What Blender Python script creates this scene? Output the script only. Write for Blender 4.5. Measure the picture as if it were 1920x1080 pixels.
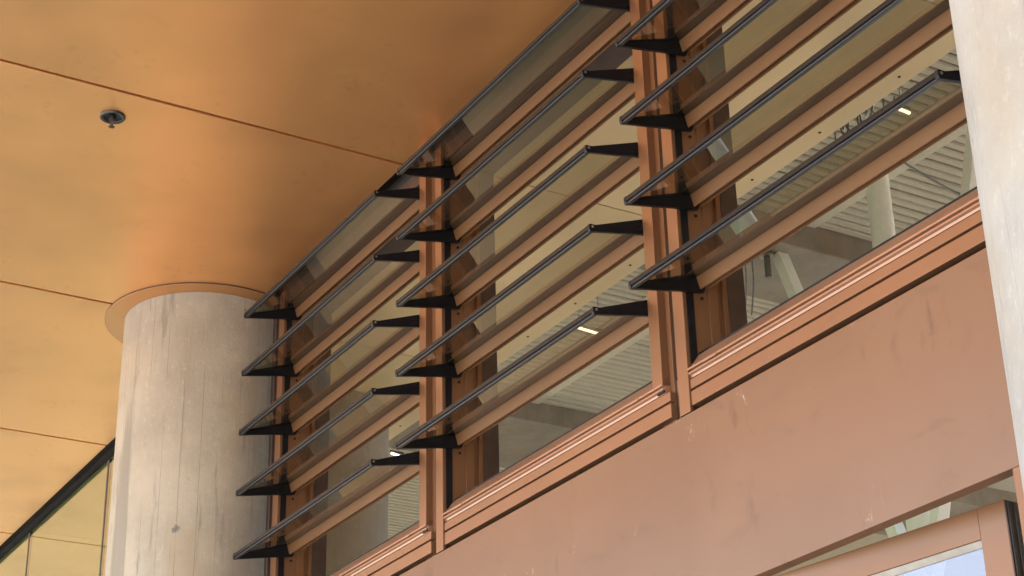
import bpy, bmesh, math, random
from mathutils import Matrix, Vector

random.seed(7)
S = bpy.context.scene
COL = S.collection
for o in list(bpy.data.objects):
    bpy.data.objects.remove(o)

# ------------------------------------------------------------------ camera
# metres; origin = the photographer's eye projected 2 m square onto the facade.
# x runs along the facade, y into the building, z up, eye level is z = 0
GROUND = -1.6
yaw, pitch, roll = (math.radians(a) for a in (-59.0165, 25.3692, 1.3964))
fw = Vector((math.sin(yaw) * math.cos(pitch), math.cos(yaw) * math.cos(pitch), math.sin(pitch)))
rt = Vector((math.cos(yaw), -math.sin(yaw), 0))
dn = fw.cross(rt)
r2 = math.cos(roll) * rt + math.sin(roll) * dn
d2 = -math.sin(roll) * rt + math.cos(roll) * dn
cam_d = bpy.data.cameras.new('camera')
cam = bpy.data.objects.new('camera', cam_d)
COL.objects.link(cam)
m = Matrix((r2, -d2, -fw)).transposed().to_4x4()
m.translation = Vector((0, -2, 0))
cam.matrix_world = m
cam_d.sensor_width = 36
cam_d.lens = 36 * 3357.3 / 1920
cam_d.clip_start = .05
cam_d.clip_end = 2000
S.camera = cam

# ------------------------------------------------------------------ sky, sun, exposure
SUN_EL, SUN_AZ = math.radians(64), math.radians(200)      # azimuth clockwise from +y
W = bpy.data.worlds.new('World')
S.world = W
W.use_nodes = True
wn = W.node_tree
sky = wn.nodes.new('ShaderNodeTexSky')
sky.sky_type = 'NISHITA'
sky.sun_disc = False
sky.sun_elevation = SUN_EL
sky.sun_rotation = SUN_AZ
bg = wn.nodes['Background']
bg.inputs[1].default_value = .15
wn.links.new(sky.outputs[0], bg.inputs[0])
sd = bpy.data.lights.new('sun', 'SUN')
sd.energy = 3.0
sd.angle = math.radians(.5)
sd.color = (1, .95, .88)
sun = bpy.data.objects.new('sun', sd)
COL.objects.link(sun)
to_sun = Vector((math.sin(SUN_AZ) * math.cos(SUN_EL), math.cos(SUN_AZ) * math.cos(SUN_EL), math.sin(SUN_EL)))
sun.rotation_euler = to_sun.to_track_quat('Z', 'Y').to_euler()
sun.location = (0, -10, 20)
vs = S.view_settings
vs.view_transform = 'Standard'
vs.look = 'None'
vs.gamma = 1
vs.use_curve_mapping = False
vs.exposure = 2.62
S.render.engine = 'CYCLES'
S.cycles.use_denoising = True
S.cycles.max_bounces = 14
S.cycles.diffuse_bounces = 6
S.cycles.glossy_bounces = 6
S.cycles.transparent_max_bounces = 40
S.cycles.sample_clamp_indirect = 6

# ------------------------------------------------------------------ materials
class NT:
    def __init__(s, name):
        s.m = bpy.data.materials.new(name)
        s.m.use_nodes = True
        s.t = s.m.node_tree
        s.b = s.t.nodes.get('Principled BSDF')
        s.out = s.t.nodes.get('Material Output')
    def n(s, kind, **kw):
        nd = s.t.nodes.new(kind)
        for k, v in kw.items():
            if hasattr(nd, k):
                setattr(nd, k, v)
            else:
                nd.inputs[k.replace('_', ' ')].default_value = v
        return nd
    def l(s, a, b):
        s.t.links.new(a, b)
    def coord(s, sc=(1, 1, 1), loc=(0, 0, 0), kind='Object'):
        tc = s.n('ShaderNodeTexCoord')
        mp = s.n('ShaderNodeMapping')
        mp.inputs['Scale'].default_value = sc
        mp.inputs['Location'].default_value = loc
        s.l(tc.outputs[kind], mp.inputs[0])
        return mp.outputs[0]
    def noise(s, vec, scale, detail=4, rough=.55, dist=0):
        nd = s.n('ShaderNodeTexNoise')
        nd.inputs['Scale'].default_value = scale
        nd.inputs['Detail'].default_value = detail
        nd.inputs['Roughness'].default_value = rough
        nd.inputs['Distortion'].default_value = dist
        s.l(vec, nd.inputs['Vector'])
        return nd.outputs['Fac']
    def ramp(s, fac, a, b, va=0., vb=1.):
        nd = s.n('ShaderNodeMapRange')
        nd.interpolation_type = 'SMOOTHSTEP'
        for i, v in ((1, a), (2, b), (3, va), (4, vb)):
            nd.inputs[i].default_value = v
        s.l(fac, nd.inputs[0])
        return nd.outputs[0]
    def mixc(s, fac, a, b):
        nd = s.n('ShaderNodeMix', data_type='RGBA')
        for sock, v in ((nd.inputs[0], fac), (nd.inputs[6], a), (nd.inputs[7], b)):
            if hasattr(v, 'is_output'):
                s.l(v, sock)
            else:
                sock.default_value = v if not isinstance(v, tuple) else (*v, 1)
        return nd.outputs[2]
    def math(s, op, a, b=None):
        nd = s.n('ShaderNodeMath', operation=op)
        for i, v in enumerate((a, b)):
            if v is None:
                continue
            if hasattr(v, 'is_output'):
                s.l(v, nd.inputs[i])
            else:
                nd.inputs[i].default_value = v
        return nd.outputs[0]
    def bump(s, h, strength, dist=.002):
        nd = s.n('ShaderNodeBump')
        nd.inputs['Strength'].default_value = strength
        nd.inputs['Distance'].default_value = dist
        s.l(h, nd.inputs['Height'])
        s.l(nd.outputs[0], s.b.inputs['Normal'])

def painted_metal(name, col, metallic, rough, smudge=.12, marks=0., kind='Object'):
    t = NT(name)
    v = t.coord(kind=kind)
    big = t.noise(v, 1.3, 3)
    fine = t.noise(v, 900, 2)
    sm = t.noise(t.coord((1, 1, 2.2), kind=kind), 7, 5, .6, .6)
    dark = tuple(c * .84 for c in col)
    c = t.mixc(t.ramp(big, .35, .65), dark, col)
    c = t.mixc(t.math('MULTIPLY', t.ramp(sm, .60, .72), smudge * 2.2), c, tuple(x * .62 for x in col))
    rg = t.ramp(sm, .4, .75, rough - .01, rough + .012 + smudge * .4)
    if marks:
        # pale dusty scuffs and dark finger smears with ragged outlines
        a = t.noise(t.coord((5, 5, 5), (3.1, 0, 1.7), kind), 1.0, 2)
        b = t.noise(t.coord((60, 60, 24), (0, 0, 0), kind), 1.0, 5, .7, 1.2)
        k = t.math('MULTIPLY', t.ramp(a, .615, .70), t.ramp(b, .56, .72))
        c = t.mixc(t.math('MULTIPLY', k, marks), c, (.56, .42, .33))
        a2 = t.noise(t.coord((4, 4, 3), (8.3, 2, 4.7), kind), 1.0, 2)
        b2 = t.noise(t.coord((26, 26, 11), (1, 5, 0), kind), 1.0, 3, .5, .4)
        k2 = t.math('MULTIPLY', t.ramp(a2, .52, .66), t.ramp(b2, .55, .70))
        c = t.mixc(t.math('MULTIPLY', k2, marks * .7), c, tuple(x * .5 for x in col))
    t.l(c, t.b.inputs['Base Color'])
    t.b.inputs['Metallic'].default_value = metallic
    t.l(rg, t.b.inputs['Roughness'])
    t.bump(fine, .05, .0005)
    return t.m

def plain(name, col, rough=.5, metallic=0., var=.1, scale=30):
    t = NT(name)
    v = t.coord()
    n_ = t.noise(v, scale, 4)
    c = t.mixc(t.ramp(n_, .3, .7), tuple(x * (1 - var) for x in col), tuple(min(1, x * (1 + var)) for x in col))
    t.l(c, t.b.inputs['Base Color'])
    t.b.inputs['Roughness'].default_value = rough
    t.b.inputs['Metallic'].default_value = metallic
    return t.m

def concrete(name, col, streak=1., smudge=None):
    t = NT(name)
    tc = t.n('ShaderNodeTexCoord')
    sep = t.n('ShaderNodeSeparateXYZ')
    t.l(tc.outputs['Object'], sep.inputs[0])
    v = t.coord()
    st = t.noise(t.coord((1, 1, .05)), 11, 5, .6)
    st2 = t.noise(t.coord((1, 1, .10), (4, 2, 1)), 26, 4, .6, .3)
    blot = t.noise(v, 3.2, 6, .62)
    grain = t.noise(v, 120, 5, .7)
    dark = tuple(c * .62 for c in col)
    lite = tuple(min(1, c * 1.12) for c in col)
    c = t.mixc(t.ramp(blot, .32, .68), tuple(c * .82 for c in col), lite)
    c = t.mixc(t.math('MULTIPLY', t.ramp(t.noise(t.coord((1, 1, .35)), 38, 5, .7), .55, .72), .35), c, tuple(c_ * .62 for c_ in col))
    c = t.mixc(t.math('MULTIPLY', t.ramp(t.noise(t.coord((1, 1, .6), (3, 1, 6)), 60, 4, .7), .56, .70), .45), c, tuple(min(1, c_ * 1.35) for c_ in col))
    warm = t.noise(t.coord((1, 1, .5), (9, 9, 9)), 5, 4)
    c = t.mixc(t.math('MULTIPLY', t.ramp(warm, .5, .72), .5), c, (col[0] * .98, col[1] * .86, col[2] * .66))
    c = t.mixc(t.math('MULTIPLY', t.ramp(st, .53, .64), .50 * streak), c, dark)
    c = t.mixc(t.math('MULTIPLY', t.ramp(st2, .59, .68), .36 * streak), c, tuple(c_ * .5 for c_ in col))
    # thin vertical board seams, broken up along their length
    ang = t.math('ARCTAN2', sep.outputs[1], sep.outputs[0])
    ph = t.math('FRACT', t.math('ADD', t.math('MULTIPLY', ang, 4.45), t.math('MULTIPLY', t.noise(t.coord((.2, .2, 6)), 1.5, 3), .035)))
    seam = t.math('LESS_THAN', t.math('ABSOLUTE', t.math('SUBTRACT', ph, .5)), .013)
    brk = t.ramp(t.noise(t.coord((1, 1, .6), (2, 7, 3)), 5, 3), .44, .6)
    sf = t.math('MULTIPLY', t.math('MULTIPLY', seam, brk), .45 * streak)
    c = t.mixc(sf, c, tuple(x * .42 for x in col))
    # bug holes
    vo = t.n('ShaderNodeTexVoronoi')
    vo.inputs['Scale'].default_value = 26
    t.l(t.coord((1, 1, .7)), vo.inputs['Vector'])
    hole = t.math('MULTIPLY', t.math('LESS_THAN', vo.outputs['Distance'], .085), t.ramp(t.noise(v, 4.4, 2), .52, .62))
    c = t.mixc(t.math('MULTIPLY', hole, .7), c, tuple(x * .3 for x in col))
    if smudge:
        d = t.n('ShaderNodeVectorMath', operation='DISTANCE')
        nv = t.n('ShaderNodeVectorMath', operation='ADD')
        nz = t.n('ShaderNodeTexNoise')
        nz.inputs['Scale'].default_value = 60
        t.l(v, nz.inputs['Vector'])
        sc = t.n('ShaderNodeVectorMath', operation='SCALE')
        sc.inputs['Scale'].default_value = .022
        t.l(nz.outputs['Color'], sc.inputs[0])
        t.l(sc.outputs[0], nv.inputs[0])
        t.l(v, nv.inputs[1])
        t.l(nv.outputs[0], d.inputs[0])
        d.inputs[1].default_value = tuple(s_ + .011 for s_ in smudge)
        k = t.ramp(d.outputs['Value'], .006, .015, .85, 0)
        c = t.mixc(k, c, (.10, .10, .10))
    t.l(c, t.b.inputs['Base Color'])
    t.b.inputs['Roughness'].default_value = .78
    h = t.math('SUBTRACT', t.math('ADD', t.math('MULTIPLY', grain, .5), t.math('MULTIPLY', st, .8)), t.math('ADD', hole, t.math('MULTIPLY', sf, 1.5)))
    t.bump(h, .5, .005)
    return t.m

def glass(name, tint, ior=1.5, extra=0., rough=0., dirt=.04, coat=(.95, .97, .97)):
    t = NT(name)
    t.t.nodes.remove(t.b)
    tr = t.n('ShaderNodeBsdfTransparent')
    tr.inputs[0].default_value = (*tint, 1)
    gl = t.n('ShaderNodeBsdfGlossy')
    gl.inputs['Roughness'].default_value = rough
    gl.inputs['Color'].default_value = (*coat, 1)
    fr = t.n('ShaderNodeFresnel')
    fr.inputs[0].default_value = ior
    geo = t.n('ShaderNodeNewGeometry')
    f = t.math('MULTIPLY', t.math('ADD', fr.outputs[0], extra), t.math('SUBTRACT', 1.0, geo.outputs['Backfacing']))
    mx = t.n('ShaderNodeMixShader')
    t.l(f, mx.inputs[0])
    t.l(tr.outputs[0], mx.inputs[1])
    t.l(gl.outputs[0], mx.inputs[2])
    df = t.n('ShaderNodeBsdfDiffuse')
    df.inputs[0].default_value = (.5, .48, .42, 1)
    d = t.ramp(t.noise(t.coord((1.2, 9, 9)), 5, 6, .7, .5), .48, .74, dirt * .2, dirt * 1.6)
    m2 = t.n('ShaderNodeMixShader')
    t.l(d, m2.inputs[0])
    t.l(mx.outputs[0], m2.inputs[1])
    t.l(df.outputs[0], m2.inputs[2])
    t.l(m2.outputs[0], t.out.inputs[0])
    return t.m

COPPER = (.208, .098, .046)
M = {}
M['copper'] = painted_metal('copper_paint', tuple(c * 1.1 for c in COPPER), .4, .40, .06)
M['spandrel'] = painted_metal('copper_panel_paint', (.185, .102, .058), .45, .38, .12, .8)
M['bar'] = painted_metal('copper_bar_paint', (.215, .102, .042), .15, .52, .05)
M['soffit'] = painted_metal('gold_soffit_paint', (.95, .49, .195), .84, .35, .05, .25)
M['soffit_in'] = painted_metal('gold_soffit_paint_inside', (.80, .60, .32), .2, .45, .10)
M['collar'] = painted_metal('copper_collar_paint', (.66, .335, .135), .75, .40, .05)
M['sill'] = painted_metal('copper_sill_paint', (.36, .19, .115), .35, .34, .08)
M['black'] = plain('black_powder_coat', (.007, .007, .009), .42, 0, .2)
M['matte'] = plain('matte_black_channel', (.012, .011, .010), .95)
M['matte'].node_tree.nodes['Principled BSDF'].inputs['Specular IOR Level'].default_value = .1
M['rail'] = plain('black_anodised_rail', (.007, .007, .008), .48, 0, .1)
for k_ in ('black', 'rail'):
    M[k_].node_tree.nodes['Principled BSDF'].inputs['Specular IOR Level'].default_value = .22
M['lip'] = plain('lip_highlight_grey', (.018, .018, .020), .45, .1, .1)  # grey tone carries the sky highlight along the rail
M['ring'] = plain('dark_bronze_fitting', (.07, .062, .055), .35, .6, .2)
M['gasket'] = plain('grey_rubber_gasket', (.022, .024, .024), .5)
M['dark'] = plain('shadow_gap_backing', (.025, .018, .014), .8)
M['bronze_and_shade'] = plain('dark_bronze_and_shade', (.060, .034, .025), .5, .1)  # bronze parts, plus shade coloured into window heads and collar rims
M['seal'] = plain('charcoal_seal_strip', (.07, .065, .06), .55)
M['concrete'] = concrete('board_marked_concrete', (.325, .283, .222), 1.7, (.221, -.1405, 1.65))
M['concrete2'] = concrete('smooth_pale_concrete', (.345, .325, .292), .7)
M['concrete_in'] = concrete('grey_brown_concrete', (.33, .275, .195), .6)
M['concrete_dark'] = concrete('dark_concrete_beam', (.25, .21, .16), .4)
M['slat'] = plain('beige_ceiling_slat', (.45, .40, .295), .6, 0, .06)
M['beam'] = plain('cream_steel_paint', (.52, .465, .345), .5, 0, .05)
M['white'] = plain('off_white_steel_paint', (.92, .93, .82), .4, 0, .03)
M['blade_glass'] = glass('louvre_glass', (.72, .69, .605), 1.7, .0, 0, .035)
M['wall_glass'] = glass('green_tinted_glass', (.64, .73, .60), 1.9, .04, 0, .03, (.92, 1, .88))
M['clear_glass'] = glass('clear_door_glass', (.95, .96, .94), 1.5, .0, 0, .03)
M['sash_glass'] = glass('reflective_sash_glass', (.55, .58, .66), 1.5, .13, .02, .02, (1, .84, .78))
M['steel'] = plain('satin_chrome', (.42, .40, .37), .3, .9)
M['cable'] = plain('dark_cable', (.15, .145, .125), .6)
M['paving'] = plain('warm_stone_paving', (.45, .42, .37), .8, 0, .15, 3)
M['bounce_near'] = plain('near_bounce_paving', (.26, .25, .22), .8, 0, .15, 5)
M['bounce_far'] = plain('outer_bounce_paving', (.28, .265, .235), .85, 0, .15, 5)
M['floor'] = plain('pale_terrazzo', (.78, .70, .57), .5, 0, .08, 8)
M['plaster'] = plain('beige_plaster', (.46, .345, .23), .8, 0, .05, 4)
lt = NT('glow_tube')
lt.b.inputs['Emission Color'].default_value = (1, .88, .62, 1)
lt.b.inputs['Emission Strength'].default_value = .75
M['glow'] = lt.m

# ------------------------------------------------------------------ mesh helpers
def box(bm, x0, x1, y0, y1, z0, z1, bevel=0.):
    r = bmesh.ops.create_cube(bm, size=1)
    vsx = r['verts']
    for v in vsx:
        v.co = Vector(((x0 + x1) / 2 + v.co.x * (x1 - x0), (y0 + y1) / 2 + v.co.y * (y1 - y0), (z0 + z1) / 2 + v.co.z * (z1 - z0)))
    if bevel:
        es = list({e for v in vsx for e in v.link_edges})
        bmesh.ops.bevel(bm, geom=es, offset=bevel, segments=2, profile=.5, affect='EDGES')

def prism(bm, prof, x0, x1, bevel=0.):
    """profile of (y, z) points extruded along x"""
    a = [bm.verts.new((x0, y, z)) for y, z in prof]
    b = [bm.verts.new((x1, y, z)) for y, z in prof]
    n = len(prof)
    fs = [bm.faces.new(a), bm.faces.new(b[::-1])]
    for i in range(n):
        j = (i + 1) % n
        fs.append(bm.faces.new((a[j], a[i], b[i], b[j])))
    bmesh.ops.recalc_face_normals(bm, faces=fs)
    if bevel:
        es = list({e for f in fs for e in f.edges})
        bmesh.ops.bevel(bm, geom=es, offset=bevel, segments=2, profile=.5, affect='EDGES')

def cyl(bm, p, q, r, seg=24, r1=None):
    p, q = Vector(p), Vector(q)
    d = q - p
    mt = Matrix.Translation((p + q) / 2) @ d.to_track_quat('Z', 'Y').to_matrix().to_4x4()
    bmesh.ops.create_cone(bm, cap_ends=True, segments=seg, radius1=r, radius2=r if r1 is None else r1, depth=d.length, matrix=mt)

def tube(bm, pts, r, seg=8):
    rings = []
    n = len(pts)
    for i, p in enumerate(pts):
        d = (Vector(pts[min(i + 1, n - 1)]) - Vector(pts[max(i - 1, 0)])).normalized()
        q = d.to_track_quat('Z', 'Y')
        rings.append([bm.verts.new(Vector(p) + q @ Vector((r * math.cos(2 * math.pi * k / seg), r * math.sin(2 * math.pi * k / seg), 0))) for k in range(seg)])
    for a, b in zip(rings, rings[1:]):
        for k in range(seg):
            bm.faces.new((a[k], a[(k + 1) % seg], b[(k + 1) % seg], b[k]))

def lathe(bm, prof, c, seg=64):
    """profile of (r, z) turned round a vertical axis through c"""
    rings = [[bm.verts.new((c[0] + r * math.cos(2 * math.pi * k / seg), c[1] + r * math.sin(2 * math.pi * k / seg), z)) for k in range(seg)] for r, z in prof]
    for a, b in zip(rings, rings[1:]):
        for k in range(seg):
            bm.faces.new((a[k], a[(k + 1) % seg], b[(k + 1) % seg], b[k]))
    return rings

def obj(name, build, mat, parent=None, smooth=False, origin=(0, 0, 0)):
    bm = bmesh.new()
    build(bm)
    o_ = Vector(origin)
    if o_.length:
        bmesh.ops.translate(bm, verts=bm.verts, vec=-o_)
    me = bpy.data.meshes.new(name)
    bm.to_mesh(me)
    bm.free()
    me.materials.append(M[mat])
    if smooth:
        me.polygons.foreach_set('use_smooth', [True] * len(me.polygons))
        try:
            me.set_sharp_from_angle(angle=math.radians(32))
        except Exception:
            pass
    o = bpy.data.objects.new(name, me)
    COL.objects.link(o)
    o.location = o_
    if parent:
        o.parent = parent
        p = parent
        off = Vector()
        while p:
            off += p.location
            p = p.parent
        o.location = o_ - off
    return o

def thing(name, label, cat, loc=(0, 0, 0), group=None):
    o = bpy.data.objects.new(name, None)
    COL.objects.link(o)
    o.location = loc
    tag(o, label, cat, group)
    return o

def tag(o, label, cat, group=None):
    o['label'] = label
    o['category'] = cat
    o['kind'] = 'thing'
    if group:
        o['group'] = group

def structure(o):
    o['kind'] = 'structure'
    return o

def copy_tree(o, parent=None):
    c = o.copy()
    COL.objects.link(c)
    c.parent = parent
    for ch in list(o.children):
        copy_tree(ch, c)
    return c

B = lambda *a, **k: (lambda bm: box(bm, *a, **k))
P = lambda *a, **k: (lambda bm: prism(bm, *a, **k))

# ------------------------------------------------------------------ ground, floors, hall shell
structure(obj('ground', B(-120, 120, -140, 120, GROUND - .3, GROUND - .004), 'paving'))
structure(obj('outer_bounce_band', B(-40, 30, -6.5, -2.3, GROUND - .2, GROUND), 'bounce_far'))  # unseen strip added, toned down to limit ground bounce
structure(obj('near_bounce_band', B(-40, 30, -2.3, .02, GROUND - .2, GROUND), 'bounce_near'))  # unseen band, invented to weaken light bounced up beside the facade
structure(obj('floor', B(-24, 8, .02, 13, GROUND - .004, GROUND), 'floor'))
CEIL = 2.43
HALL = 5.0          # underside of the slatted hall ceiling

sof = structure(bpy.data.objects.new('soffit', None))
COL.objects.link(sof)
JOINT = [-3.85 + 1.2415 * k for k in range(-16, 9)]
base_panel = None
for a, b in zip(JOINT, JOINT[1:]):
    if base_panel is None:
        base_panel = obj('ceiling_panel', B(a + .006, b - .006, -3.3, -.026, CEIL, CEIL + .02, bevel=.0015), 'soffit', sof, origin=(a, 0, CEIL))
        a0 = a
        continue
    c = base_panel.copy()
    COL.objects.link(c)
    c.location.x = a
structure(obj('canopy', B(-23.7, 6, -3.31, .9, CEIL + .05, CEIL + .35), 'dark'))  # unseen far run lengthened to keep light off the left soffit
structure(obj('canopy_fascia', B(-23.7, 6, -3.36, -3.31, CEIL - .02, CEIL + .4), 'copper'))

sin = structure(bpy.data.objects.new('interior_soffit', None))
COL.objects.link(sin)
JI = [x + .045 for x in JOINT]
bp = None
for a, b in zip(JI, JI[1:]):
    if bp is None:
        bp = obj('ceiling_panel', B(a + .003, b - .003, .05, .925, CEIL + .01, CEIL + .03, bevel=.001), 'soffit_in', sin, origin=(a, 0, CEIL))
        holes = [obj('fixing_hole', lambda bm, x=x: cyl(bm, (x, .89, CEIL + .0085), (x, .89, CEIL + .012), .0042, 10), 'dark', bp, origin=(x, .89, CEIL + .01)) for x in (a + .33, a + .63, a + .95)]
        continue
    c = bp.copy()
    COL.objects.link(c)
    c.location.x = a
    for h in holes:
        hc = h.copy()
        COL.objects.link(hc)
        hc.parent = c

structure(obj('bulkhead_wall', B(-23.9, 7.9, .02, .90, CEIL + .06, 5.6), 'plaster'))
def roof(bm):  # gaps are added, unseen openings that let daylight into the hall
    box(bm, -20, -8.1, .9, 13, 5.5, 5.7)
    box(bm, -8.1, -2.5, .9, 6.6, 5.5, 5.7)
    box(bm, -8.1, -2.5, 12, 13, 5.5, 5.7)
    box(bm, -24, -20, .9, 2, 5.5, 5.7)
    box(bm, -24, -20, 8.6, 13, 5.5, 5.7)
    box(bm, -2.5, 8, .9, 13, 5.5, 5.7)
structure(obj('roof', roof, 'plaster'))
structure(obj('wall_left', B(-24.2, -24, -.0, 13, GROUND, 5.7), 'plaster'))
structure(obj('wall_right', B(8, 8.2, 0, 13, GROUND, 5.7), 'plaster'))
def back(bm):  # middle opening added out of view to brighten the hall
    box(bm, -24, -11, 13, 13.2, GROUND, 5.7)
    box(bm, -3.2, 8, 13, 13.2, GROUND, 5.7)
    box(bm, -11, -3.2, 13, 13.2, 4.0, 5.7)
    box(bm, -11, -3.2, 13, 13.2, GROUND, GROUND + .5)
    for x in (-8.5, -5.8):
        box(bm, x, x + .12, 13, 13.2, GROUND + .5, 4.0)
structure(obj('wall_back', back, 'plaster'))

# ------------------------------------------------------------------ hall ceiling: slats between concrete beams
slats = structure(bpy.data.objects.new('slatted_ceiling', None))
COL.objects.link(slats)
obj('backing_board', B(-16.4, -8.15, .95, 12.9, HALL + .05, HALL + .07), 'slat', slats)
obj('backing_board', B(-8.149, -3, .95, 6.5, HALL + .05, HALL + .07), 'slat', slats)
PR = .0745
def slat_mesh(bm):
    pts = [(-.030, .05), (-.031, .014), (-.024, .001), (.020, -.001), (.027, .010), (.026, .05)]
    a = [bm.verts.new((x, 1.0, HALL + z)) for x, z in pts]
    b = [bm.verts.new((x, 12.9, HALL + z)) for x, z in pts]
    n = len(pts)
    for i in range(n - 1):
        bm.faces.new((a[i], a[i + 1], b[i + 1], b[i]))
    bm.faces.new(a)
    bm.faces.new(b[::-1])
    bmesh.ops.recalc_face_normals(bm, faces=bm.faces)
sl0 = None
for x_from, x_to in ((-7.385, -3.4), (-10.66, -8.16), (-16.4, -11.75)):
    x = x_from
    while x < x_to:
        if sl0 is None:
            sl0 = obj('slat', slat_mesh, 'slat', slats)
            s_ = sl0
        else:
            s_ = sl0.copy()
            COL.objects.link(s_)
        s_.location.x = x + random.uniform(-.003, .003)
        s_.location.z = random.uniform(-.002, .002)
        if x > -8:
            s_.scale.y = 5.5 / 11.9
            s_.location.y = 1 - 5.5 / 11.9
        x += PR

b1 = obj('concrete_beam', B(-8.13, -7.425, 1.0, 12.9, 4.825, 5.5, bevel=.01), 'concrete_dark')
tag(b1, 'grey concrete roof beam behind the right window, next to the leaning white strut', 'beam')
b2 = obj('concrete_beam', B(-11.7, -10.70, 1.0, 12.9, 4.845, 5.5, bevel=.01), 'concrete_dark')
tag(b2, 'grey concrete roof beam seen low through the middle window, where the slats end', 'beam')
sb = obj('steel_beam', B(-12, 2, 4.28, 4.64, HALL - .006, HALL + .42, bevel=.006), 'beam')
tag(sb, 'cream steel beam under the slatted ceiling, resting on the white column', 'beam')

tr = thing('branching_column', 'off-white steel column with two leaning struts behind the right window', 'column', (-6.656, 4.45, GROUND))
obj('post', lambda bm: cyl(bm, (-6.656, 4.45, GROUND), (-6.656, 4.45, HALL - .007), .068, 40), 'white', tr, True, (-6.656, 4.45, GROUND))
def strut(x0, z0, x1, z1, w=.034, t=.02):
    def f(bm):
        d = Vector((x1 - x0, 0, z1 - z0)).normalized()
        s = Vector((d.z, 0, -d.x))
        u = Vector((0, 1, 0))
        vs_ = []
        for x, z in ((x0, z0), (x1, z1)):
            for a, b in ((-1, -1), (1, -1), (1, 1), (-1, 1)):
                vs_.append(bm.verts.new(Vector((x, 4.45, z)) + s * w * a + u * t * 2 * b))
        for q in ((0, 1, 2, 3), (7, 6, 5, 4), (0, 4, 5, 1), (1, 5, 6, 2), (2, 6, 7, 3), (3, 7, 4, 0)):
            bm.faces.new([vs_[i] for i in q])
        bmesh.ops.recalc_face_normals(bm, faces=bm.faces)
        bmesh.ops.bevel(bm, geom=list(bm.edges), offset=.004, segments=2, profile=.5, affect='EDGES')
    return f
obj('strut', strut(-6.70, 2.50, -7.62, 4.99), 'white', tr, origin=(-6.70, 4.45, 2.5))
obj('strut', strut(-6.62, 2.50, -5.81, 4.99), 'white', tr, origin=(-6.62, 4.45, 2.5))

ic = obj('concrete_column', lambda bm: cyl(bm, (-5.68, .56, GROUND), (-5.68, .56, CEIL + .009), .262, 72), 'concrete_in', None, True, (-5.68, .56, 0))
tag(ic, 'shaded round concrete column indoors, seen through the left louvre window', 'column')

def glow(name, a, b, label):  # glowing tubes put in for the bright streaks in the glass
    t_ = thing(name, label, 'glow', a, 'glowing tubes in the hall')
    obj('tube', lambda bm: cyl(bm, a, b, .009, 12), 'glow', t_, True, a)
    mid = (Vector(a) + Vector(b)) / 2
    obj('housing', B(mid.x - .008, mid.x + .008, a[1], b[1], a[2] + .010, a[2] + .03), 'seal', t_, origin=a)
    for y in (a[1] + .03, b[1] - .03):
        obj('hanger', lambda bm, y=y: cyl(bm, (mid.x, y, a[2] + .03), (mid.x, y, HALL), .003, 6), 'steel', t_, origin=(mid.x, y, a[2]))
glow('linear_glow', (-8.81, 3.77, 4.7), (-8.84, 3.98, 4.7), 'slim glowing tube added for a bright streak in the bottom glass blade of the middle window')
glow('linear_glow', (-5.735, 3.765, 4.7), (-5.742, 3.85, 4.7), 'short glowing tube added for a white streak in a glass blade of the right window')
glow('linear_glow', (-11.44, 3.77, 4.7), (-11.48, 3.88, 4.7), 'small glowing tube added for a bright spot at the right edge of the left window')

cb = thing('hanging_cables', 'dark loose cables hanging behind the lower left corner of the right window', 'cables', (-4.28, 1.5, 2.9))
def loop(dx, bow, z0, z1, ph):
    return [(-4.275 + dx + bow * math.sin(math.pi * i / 14 + ph), 1.5, z0 + (z1 - z0) * i / 14) for i in range(15)]
obj('cable', lambda bm: tube(bm, loop(0, .028, 2.78, 2.47, 0), .0028), 'cable', cb, True, (-4.28, 1.5, 2.6))
obj('cable', lambda bm: tube(bm, loop(-.03, .02, 2.78, 2.47, .3), .0022), 'cable', cb, True, (-4.28, 1.5, 2.6))
obj('cable', lambda bm: tube(bm, loop(-.06, .03, 2.75, 2.45, -.4), .0018), 'cable', cb, True, (-4.28, 1.5, 2.6))

cc = thing('cable_coil', 'tangle of dark looped cable with a white sleeve at the soffit edge, right window', 'cables', (-3.12, 1.0, CEIL + .05))
def coil(bm):
    pts = []
    for i in range(120):
        u = i / 119
        a = u * 2 * math.pi * 6
        pts.append((-3.22 + .20 * u + .030 * math.cos(a), .99 + .01 * math.sin(a * .7), CEIL + .055 + .035 * math.sin(a)))
    tube(bm, pts, .0025, 6)
obj('cable', coil, 'cable', cc, True, (-3.12, 1.0, CEIL))
obj('sleeve', lambda bm: cyl(bm, (-3.10, .985, CEIL + .01), (-3.05, .985, CEIL + .085), .008, 10), 'white', cc, True, (-3.08, .985, CEIL))
st = thing('ceiling_pipe', 'short dark pipe stub under the concrete beam, left of the leaning strut', 'pipe', (-7.57, 4.36, 4.82))
obj('stub', lambda bm: cyl(bm, (-7.575, 4.36, 4.80), (-7.575, 4.36, 4.66), .02, 16), 'cable', st, True, (-7.575, 4.36, 4.7))
obj('flange', lambda bm: cyl(bm, (-7.575, 4.36, 4.825), (-7.575, 4.36, 4.80), .045, 20), 'steel', st, True, (-7.575, 4.36, 4.8))

wr = obj('ceiling_cable', lambda bm: tube(bm, [(-6.43, 4.4, 4.96), (-6.461, 4.507, 4.93), (-6.515, 4.696, 4.93), (-6.558, 4.858, 4.935), (-6.595, 5.038, 4.93), (-6.64, 5.25, 4.94), (-6.70, 5.6, 4.97)], .007, 8), 'cable', None, True, (-6.5, 4.7, 4.93))
tag(wr, 'thin dark cable slung under the ribbed ceiling, right of the white column', 'cable')

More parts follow.
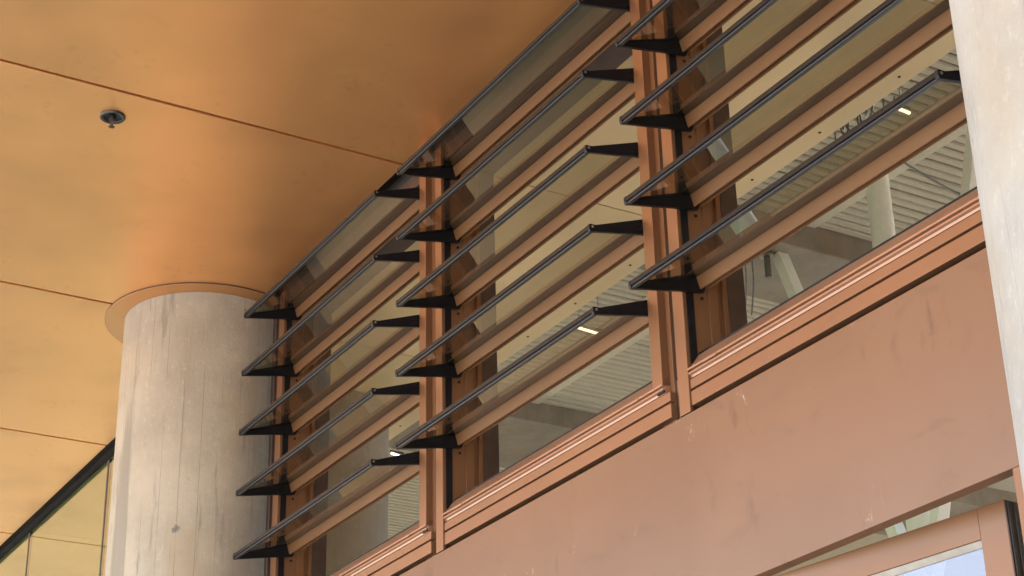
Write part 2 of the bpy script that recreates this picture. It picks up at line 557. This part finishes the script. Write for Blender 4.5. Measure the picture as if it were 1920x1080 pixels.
# ------------------------------------------------------------------ round concrete columns under the soffit
def column(x, mat, label, nm):
    t_ = thing('concrete_column', label, 'column', (x, -.108, GROUND))
    obj('shaft', lambda bm: cyl(bm, (x, -.108, GROUND), (x, -.108, CEIL - .001), .262, 128), mat, t_, True, (x, -.108, 0))
    def ring(bm):
        r_ = lathe(bm, [(.263, CEIL - .001), (.263, CEIL - .0040), (.3230, CEIL - .0040), (.3237, CEIL - .0036), (.324, CEIL - .001)], (x, -.108), 96)
    obj('collar', ring, 'collar', t_, False, (x, -.108, CEIL))
    obj('collar_edge', lambda bm: lathe(bm, [(.3238, CEIL - .0036), (.3252, CEIL - .0034), (.3252, CEIL - .0002)], (x, -.108), 96), 'bronze_and_shade', t_, False, (x, -.108, CEIL))  # rim coloured dark for the shade on the collar's side wall
column(-5.105, 'concrete', 'board marked concrete column left of the louvre windows, copper collar round its top', 'a')
column(-1.380, 'concrete2', 'pale smooth concrete column along the right edge beside the right window', 'b')

# ------------------------------------------------------------------ sprinkler head in the soffit
sx, sy = -3.977, -.815
sp = thing('sprinkler_head', 'small chrome and black fire sprinkler set into the golden soffit', 'sprinkler', (sx, sy, CEIL))
obj('escutcheon', lambda bm: lathe(bm, [(.0335, CEIL), (.0335, CEIL - .003), (.031, CEIL - .006), (.025, CEIL - .005), (.0235, CEIL - .001)], (sx, sy), 48), 'ring', sp, True, (sx, sy, CEIL))
def recess_shade(bm):
    lathe(bm, [(.0235, CEIL - .002), (.022, CEIL - .0012), (.0001, CEIL - .001)], (sx, sy), 32)
obj('recess_shade', recess_shade, 'black', sp, True, (sx, sy, CEIL))  # flat black disc stands in for a shaded recess
def body(bm):
    cyl(bm, (sx, sy, CEIL - .002), (sx, sy, CEIL - .012), .009, 16)
    cyl(bm, (sx, sy, CEIL - .012), (sx, sy, CEIL - .030), .0035, 12)
obj('nozzle', body, 'ring', sp, True, (sx, sy, CEIL))
for s in (-1, 1):
    obj('frame_arm', lambda bm, s=s: tube(bm, [(sx + s * .009, sy, CEIL - .008), (sx + s * .012, sy, CEIL - .016), (sx + s * .009, sy, CEIL - .025), (sx + s * .001, sy, CEIL - .031)], .0018, 8), 'ring', sp, True, (sx, sy, CEIL))
def defl(bm):
    cyl(bm, (sx, sy, CEIL - .0305), (sx, sy, CEIL - .0325), .0050, 20)
    for k in range(8):
        a = k * math.pi / 4
        c_, s_ = math.cos(a), math.sin(a)
        box(bm, sx + c_ * .0062 - .0018, sx + c_ * .0062 + .0018, sy + s_ * .0062 - .0018, sy + s_ * .0062 + .0018, CEIL - .0325, CEIL - .0310)
obj('deflector', defl, 'ring', sp, False, (sx, sy, CEIL))

# ------------------------------------------------------------------ louvre windows
PITCH = 1.030
XF = -3.685                      # inner edge of the left flange, middle window
GW = .904                        # clear width between flanges
ZB = [1.561 + .1912 * k for k in range(5)]
TOP = 2.417
x0, x1 = XF + .0015, XF + GW - .004

def blade(parent, k):
    z = ZB[k]
    gl = obj('louvre_blade', P([(-.124, z - .0220), (-.124, z - .0280), (.056, z + .0346), (.056, z + .0406)], x0 + .010, x1 - .010), 'blade_glass', parent, origin=(x0, 0, z))
    obj('edge_rail', lambda bm: prism(bm, [(-.1330, z - .0195), (-.1338, z - .0288), (-.1315, z - .0302), (-.118, z - .0262), (-.118, z - .0180), (-.129, z - .0172)], x0 + .004, x1 - .004, .0008), 'rail', gl, origin=(x0, 0, z))
    obj('rail_lip', lambda bm: prism(bm, [(-.1305, z - .0304), (-.1312, z - .0342), (-.1292, z - .0358), (-.119, z - .0326), (-.119, z - .0270)], x0 + .004, x1 - .004, .0011), 'lip', gl, origin=(x0, 0, z))
    obj('carrier_bar', P([(.0385, z), (.0312, z + .0257), (.056, z + .0335), (.0575, z + .0030), (.0550, z + .0030), (.0530, z + .0290), (.0347, z + .0228), (.0415, z)], x0 + .0085, x1 - .0085), 'bar', gl, origin=(x0, 0, z))
    obj('gasket', P([(.006, z + .0236), (.054, z + .0403), (.054, z + .0470), (.010, z + .0300)], x0 + .011, x1 - .011), 'gasket', gl, origin=(x0, 0, z))
    prof = [(-.1335, z - .0185), (-.1345, z - .0300), (-.1315, z - .0365), (-.118, z - .0335), (.000, z - .0120), (.036, z - .0065), (.050, z - .004), (.058, z + .020), (.058, z + .046), (.040, z + .044), (.020, z + .0310), (-.118, z - .0180)]
    for xa in (x0, x1 - .008):
        obj('end_bracket', P(prof, xa, xa + .008, .0007), 'black', gl, origin=(xa, 0, z))
    obj('tip_screw', lambda bm: cyl(bm, (x1 - .0005, -.1265, z - .0245), (x1 + .0012, -.1265, z - .0245), .0028, 12), 'steel', gl, origin=(x1, 0, z))
    # moulded recess lines on the inner bracket face
    def rib(bm):
        for a, b in (((-.02, -.006), (.030, .004)), ((-.02, .004), (.030, .020)), ((.0, -.003), (.0, .010)), ((.014, -.001), (.014, .014))):
            p, q = Vector((x1 + .0003, a[0], z + a[1])), Vector((x1 + .0003, b[0], z + b[1]))
            cyl(bm, p, q, .0012, 6)
    obj('moulded_rib', rib, 'black', gl, origin=(x1, 0, z))

def window(label):
    w = thing('louvre_window', label, 'window', (XF, 0, 1.29), 'louvre windows in a row')
    fl, xr = XF - .036, XF + GW
    # left jamb: front flange running down past the sill, reveal deep into the wall
    obj('left_jamb', lambda bm: (
        box(bm, fl, XF, 0, .0085, 1.2895, TOP, .0012),
        box(bm, XF - .030, XF - .001, .0085, .092, 1.36, TOP),
        box(bm, XF - .014, XF + .0015, .066, .090, 1.40, TOP - .002, .001),
        box(bm, XF - .030, XF - .006, .092, .104, 1.36, TOP),
        box(bm, XF - .030, XF + .001, .104, .116, 1.36, TOP, .001)), 'copper', w, origin=(XF, 0, 1.29))
    obj('pivot_track', lambda bm: box(bm, XF - .001, XF + .0012, .0095, .0275, 1.395, TOP - .004, .0006), 'black', w, origin=(XF, 0, 1.29))
    obj('inner_post', lambda bm: box(bm, XF - .05, XF + .001, .1165, .162, 1.30, TOP), 'bronze_and_shade', w, origin=(XF, 0, 1.29))
    obj('right_jamb', lambda bm: (
        box(bm, xr, xr + .036, 0, .020, 1.3765, TOP, .0012),
        box(bm, xr + .003, xr + .034, .020, .16, 1.30, TOP)), 'copper', w, origin=(xr, 0, 1.29))
    obj('track', lambda bm: box(bm, xr - .0012, xr + .0028, .022, .05, 1.40, TOP - .004), 'black', w, origin=(xr, 0, 1.29))
    obj('cover_strip', lambda bm: box(bm, xr + .0363, xr + .0515, .0185, .030, 1.2895, TOP, .0006), 'copper', w, origin=(xr, 0, 1.29))
    obj('seal', lambda bm: box(bm, xr + .0520, xr + .0905, .026, .032, 1.292, TOP), 'seal', w, origin=(xr, 0, 1.29))
    obj('seal_clip', lambda bm: box(bm, xr + .0522, xr + .0600, .0235, .0258, 1.293, 1.385, .0006), 'steel', w, origin=(xr, 0, 1.29))
    obj('sill_clip', lambda bm: box(bm, XF + .055, XF + .098, -.0030, -.0016, 1.3735, 1.3790, .0005), 'sill', w, origin=(XF, 0, 1.29))
    obj('sill_clip', lambda bm: box(bm, xr - .085, xr - .050, -.0030, -.0016, 1.3735, 1.3790, .0005), 'sill', w, origin=(xr, 0, 1.29))
    # sill: sloped bead, ridge, quirk and two channels with a groove
    obj('sill', P([(.032, 1.4165), (.028, 1.4145), (.0045, 1.3815), (-.0015, 1.3795), (-.0015, 1.3755), (.0075, 1.3765), (.0075, 1.3715), (.001, 1.3712), (.001, 1.3680), (.006, 1.3655), (.007, 1.3610), (.016, 1.3580), (.060, 1.3580), (.060, 1.4165)], XF + .0005, xr + .036), 'sill', w, origin=(XF, 0, 1.29))
    obj('sill_gasket', lambda bm: box(bm, XF + .001, xr - .002, .0315, .038, 1.4170, 1.4215), 'black', w, origin=(XF, 0, 1.29))
    obj('channel', lambda bm: box(bm, XF + .0005, xr + .0555, .0035, .0180, 1.3372, 1.3570, .001), 'copper', w, origin=(XF, 0, 1.29))
    obj('channel', lambda bm: (box(bm, XF + .0005, xr + .0555, .0035, .0180, 1.3015, 1.3318, .001),
                               box(bm, XF + .0005, xr + .036, .0183, .040, 1.3018, 1.358)), 'copper', w, origin=(XF, 0, 1.29))
    obj('end_plug', B(XF - .002, XF + .022, .0075, .030, 1.3586, 1.3675), 'black', w, origin=(XF, 0, 1.29))
    obj('end_plug', B(xr + .012, xr + .0355, .0025, .014, 1.3620, 1.3715), 'black', w, origin=(XF, 0, 1.29))
    obj('head', lambda bm: (box(bm, XF + .0005, xr - .0005, .012, .05, 2.372, TOP, .001), box(bm, XF + .0005, xr - .0005, .0505, .16, 2.366, TOP)), 'bronze_and_shade', w, origin=(XF, 0, 1.29))  # copper head coloured dark to carry the shade under the soffit
    for k in range(5):
        obj('screw', lambda bm, k=k: cyl(bm, (XF + .0008, .048, ZB[k] - .016), (XF + .0030, .048, ZB[k] - .016), .0035, 10), 'black', w, origin=(XF, .048, ZB[k]))
        blade(w, k)
    return w
w2 = window('middle louvre window, its copper mullions between two other louvre windows')
w1 = copy_tree(w2)
w1.location.x -= PITCH - .002
w1['label'] = 'louvre window beside the board marked concrete column, with all five glass blades in view'
w3 = copy_tree(w2)
w3.location.x += PITCH - .002
w3['label'] = 'louvre window beside the pale concrete column, showing the white column behind it'

for w_ in (w1, w2, w3):
    for ch in w_.children:
        if ch.name.startswith('louvre_blade'):
            ch.rotation_euler.x = random.uniform(-.006, .006)

# pieces either side of the window row
le = obj('edge_trim', lambda bm: (box(bm, -4.775, -4.767, -.002, .03, 1.29, TOP), box(bm, -4.764, -4.752, .004, .03, 1.29, TOP, .001)), 'bronze_and_shade', None, origin=(-4.77, 0, 1.29))
tag(le, 'dark upright trim strip between the left louvre window and the board marked column', 'trim')
ls = obj('column_seal', B(-4.845, -4.776, .02, .16, GROUND, TOP), 'dark')
tag(ls, 'dark closing strip filling the gap beside the board marked column', 'trim')
rs = obj('column_seal', B(-1.678, -1.60, .02, .16, GROUND, TOP), 'dark')
tag(rs, 'dark closing strip behind the pale column at the right edge', 'trim')
bk = obj('gap_backing', B(-4.775, -1.64, .041, .06, 1.2875, 1.3005), 'dark')
tag(bk, 'dark shadow gap running along the top of the copper wall panel', 'trim')
hd = obj('gap_backing', B(-4.775, -1.64, .02, .16, TOP + .001, CEIL + .03), 'dark')
tag(hd, 'dark shadow gap between the window heads and the soffit', 'trim')

sdp = thing('wall_panel', 'wide scuffed copper wall panel below the three louvre windows', 'wall panel', (-3.2, 0, .9125))
obj('face_sheet', B(-4.775, -1.70, 0, .028, .9125, 1.2868, bevel=.0012), 'spandrel', sdp, origin=(-3.2, 0, .9125))
obj('top_flashing', B(-4.775, -1.70, .006, .0405, 1.2870, 1.2890), 'dark', sdp, origin=(-3.2, 0, 1.287))
def scr(bm):
    for x in (-4.4, -4.0, -3.55, -3.2, -2.92, -2.6, -2.42, -2.1, -1.86):
        cyl(bm, (x, .0395, 1.2945), (x, .0415, 1.2945), .003, 8)
obj('gap_screws', scr, 'steel', sdp, origin=(-3.2, .04, 1.29))

# ------------------------------------------------------------------ opening under the panel, post, open door leaf
dfm = thing('doorway', 'copper doorway post under the right end of the wall panel', 'doorway', (-1.85, 0, GROUND))
obj('post', lambda bm: (box(bm, -1.850, -1.8345, 0, .028, GROUND, .9122, .001), box(bm, -1.8345, -1.70, .004, .028, GROUND, .868, .001)), 'copper', dfm, origin=(-1.85, 0, GROUND))
obj('slot', B(-1.8344, -1.70, .012, .028, .869, .9120), 'black', dfm, origin=(-1.85, 0, .9))
obj('post', B(-2.96, -2.89, .0, .028, GROUND, .9122, bevel=.001), 'copper', dfm, origin=(-2.93, 0, GROUND))
obj('post', B(-4.775, -4.72, .0, .028, GROUND, .9122, bevel=.001), 'copper', dfm, origin=(-4.75, 0, GROUND))
obj('fixed_pane', B(-4.7195, -2.9605, .010, .018, GROUND, .9120), 'clear_glass', dfm, origin=(-3.8, .01, GROUND))

hinge = Vector((-2.872, -.017, GROUND + .01))
dl = thing('door_leaf', 'copper framed glazed door standing ajar below the wall panel, pale sky in its glass', 'door', hinge)
ang = math.radians(6.72)
LW = .917
ztop = .9105 - hinge.z
def leaf(name, b, mat):
    o = obj(name, b, mat)
    o.parent = dl
    o.location = (0, 0, 0)
leaf('stile', B(LW - .0548, LW, 0, .040, 0, ztop, bevel=.001), 'copper')
leaf('stile', B(0, .0548, 0, .040, 0, ztop, bevel=.001), 'copper')
leaf('rail', B(.0551, LW - .0551, .0002, .040, ztop - .053, ztop - .0003, bevel=.0008), 'copper')
leaf('rail', B(.0551, LW - .0551, .0002, .040, .001, .14, bevel=.0008), 'copper')
leaf('glazing_bead', P([(.004, ztop - .0532), (.012, ztop - .0632), (.018, ztop - .0632), (.018, ztop - .0532)], .0552, LW - .0552), 'steel')
leaf('pane', B(.0552, LW - .0552, .0135, .0175, .1402, ztop - .0634), 'sash_glass')
leaf('edge_gasket', lambda bm: (box(bm, LW + .0002, LW + .003, .005, .013, 0, ztop - .002, .0005), box(bm, LW + .0002, LW + .003, .022, .030, 0, ztop - .002, .0005)), 'seal')
leaf('edge_strip', B(LW + .0001, LW + .0016, .0005, .0395, .002, ztop - .001), 'bronze_and_shade')
dl.rotation_euler.z = ang

# ------------------------------------------------------------------ frameless glass wall past the board marked column
gw = thing('glass_wall', 'green tinted glass wall with a black head channel, left of the board marked column', 'glass wall', (-8, 0, GROUND))
obj('head_channel', B(-23.9, -5.36, -.004,   .0115, 2.404, CEIL - .002, bevel=.001), 'matte', gw, origin=(-8, 0, 2.4))
XJ = [-23.9, -22.87, -21.84, -20.81, -19.78, -18.75, -17.72, -16.69, -15.66, -14.63, -13.60, -12.57, -11.54, -10.51, -9.48, -8.455, -7.445, -6.415, -5.37]
for a, b in zip(XJ, XJ[1:]):
    obj('pane', B(a + .006, b - .006, .012, .022, GROUND, 2.41), 'wall_glass', gw, origin=(a, 0, GROUND))
for a in XJ[1:-1]:
    obj('joint_seal', B(a - .0058, a + .0058, .010, .024, GROUND, 2.41), 'seal', gw, origin=(a, 0, GROUND))
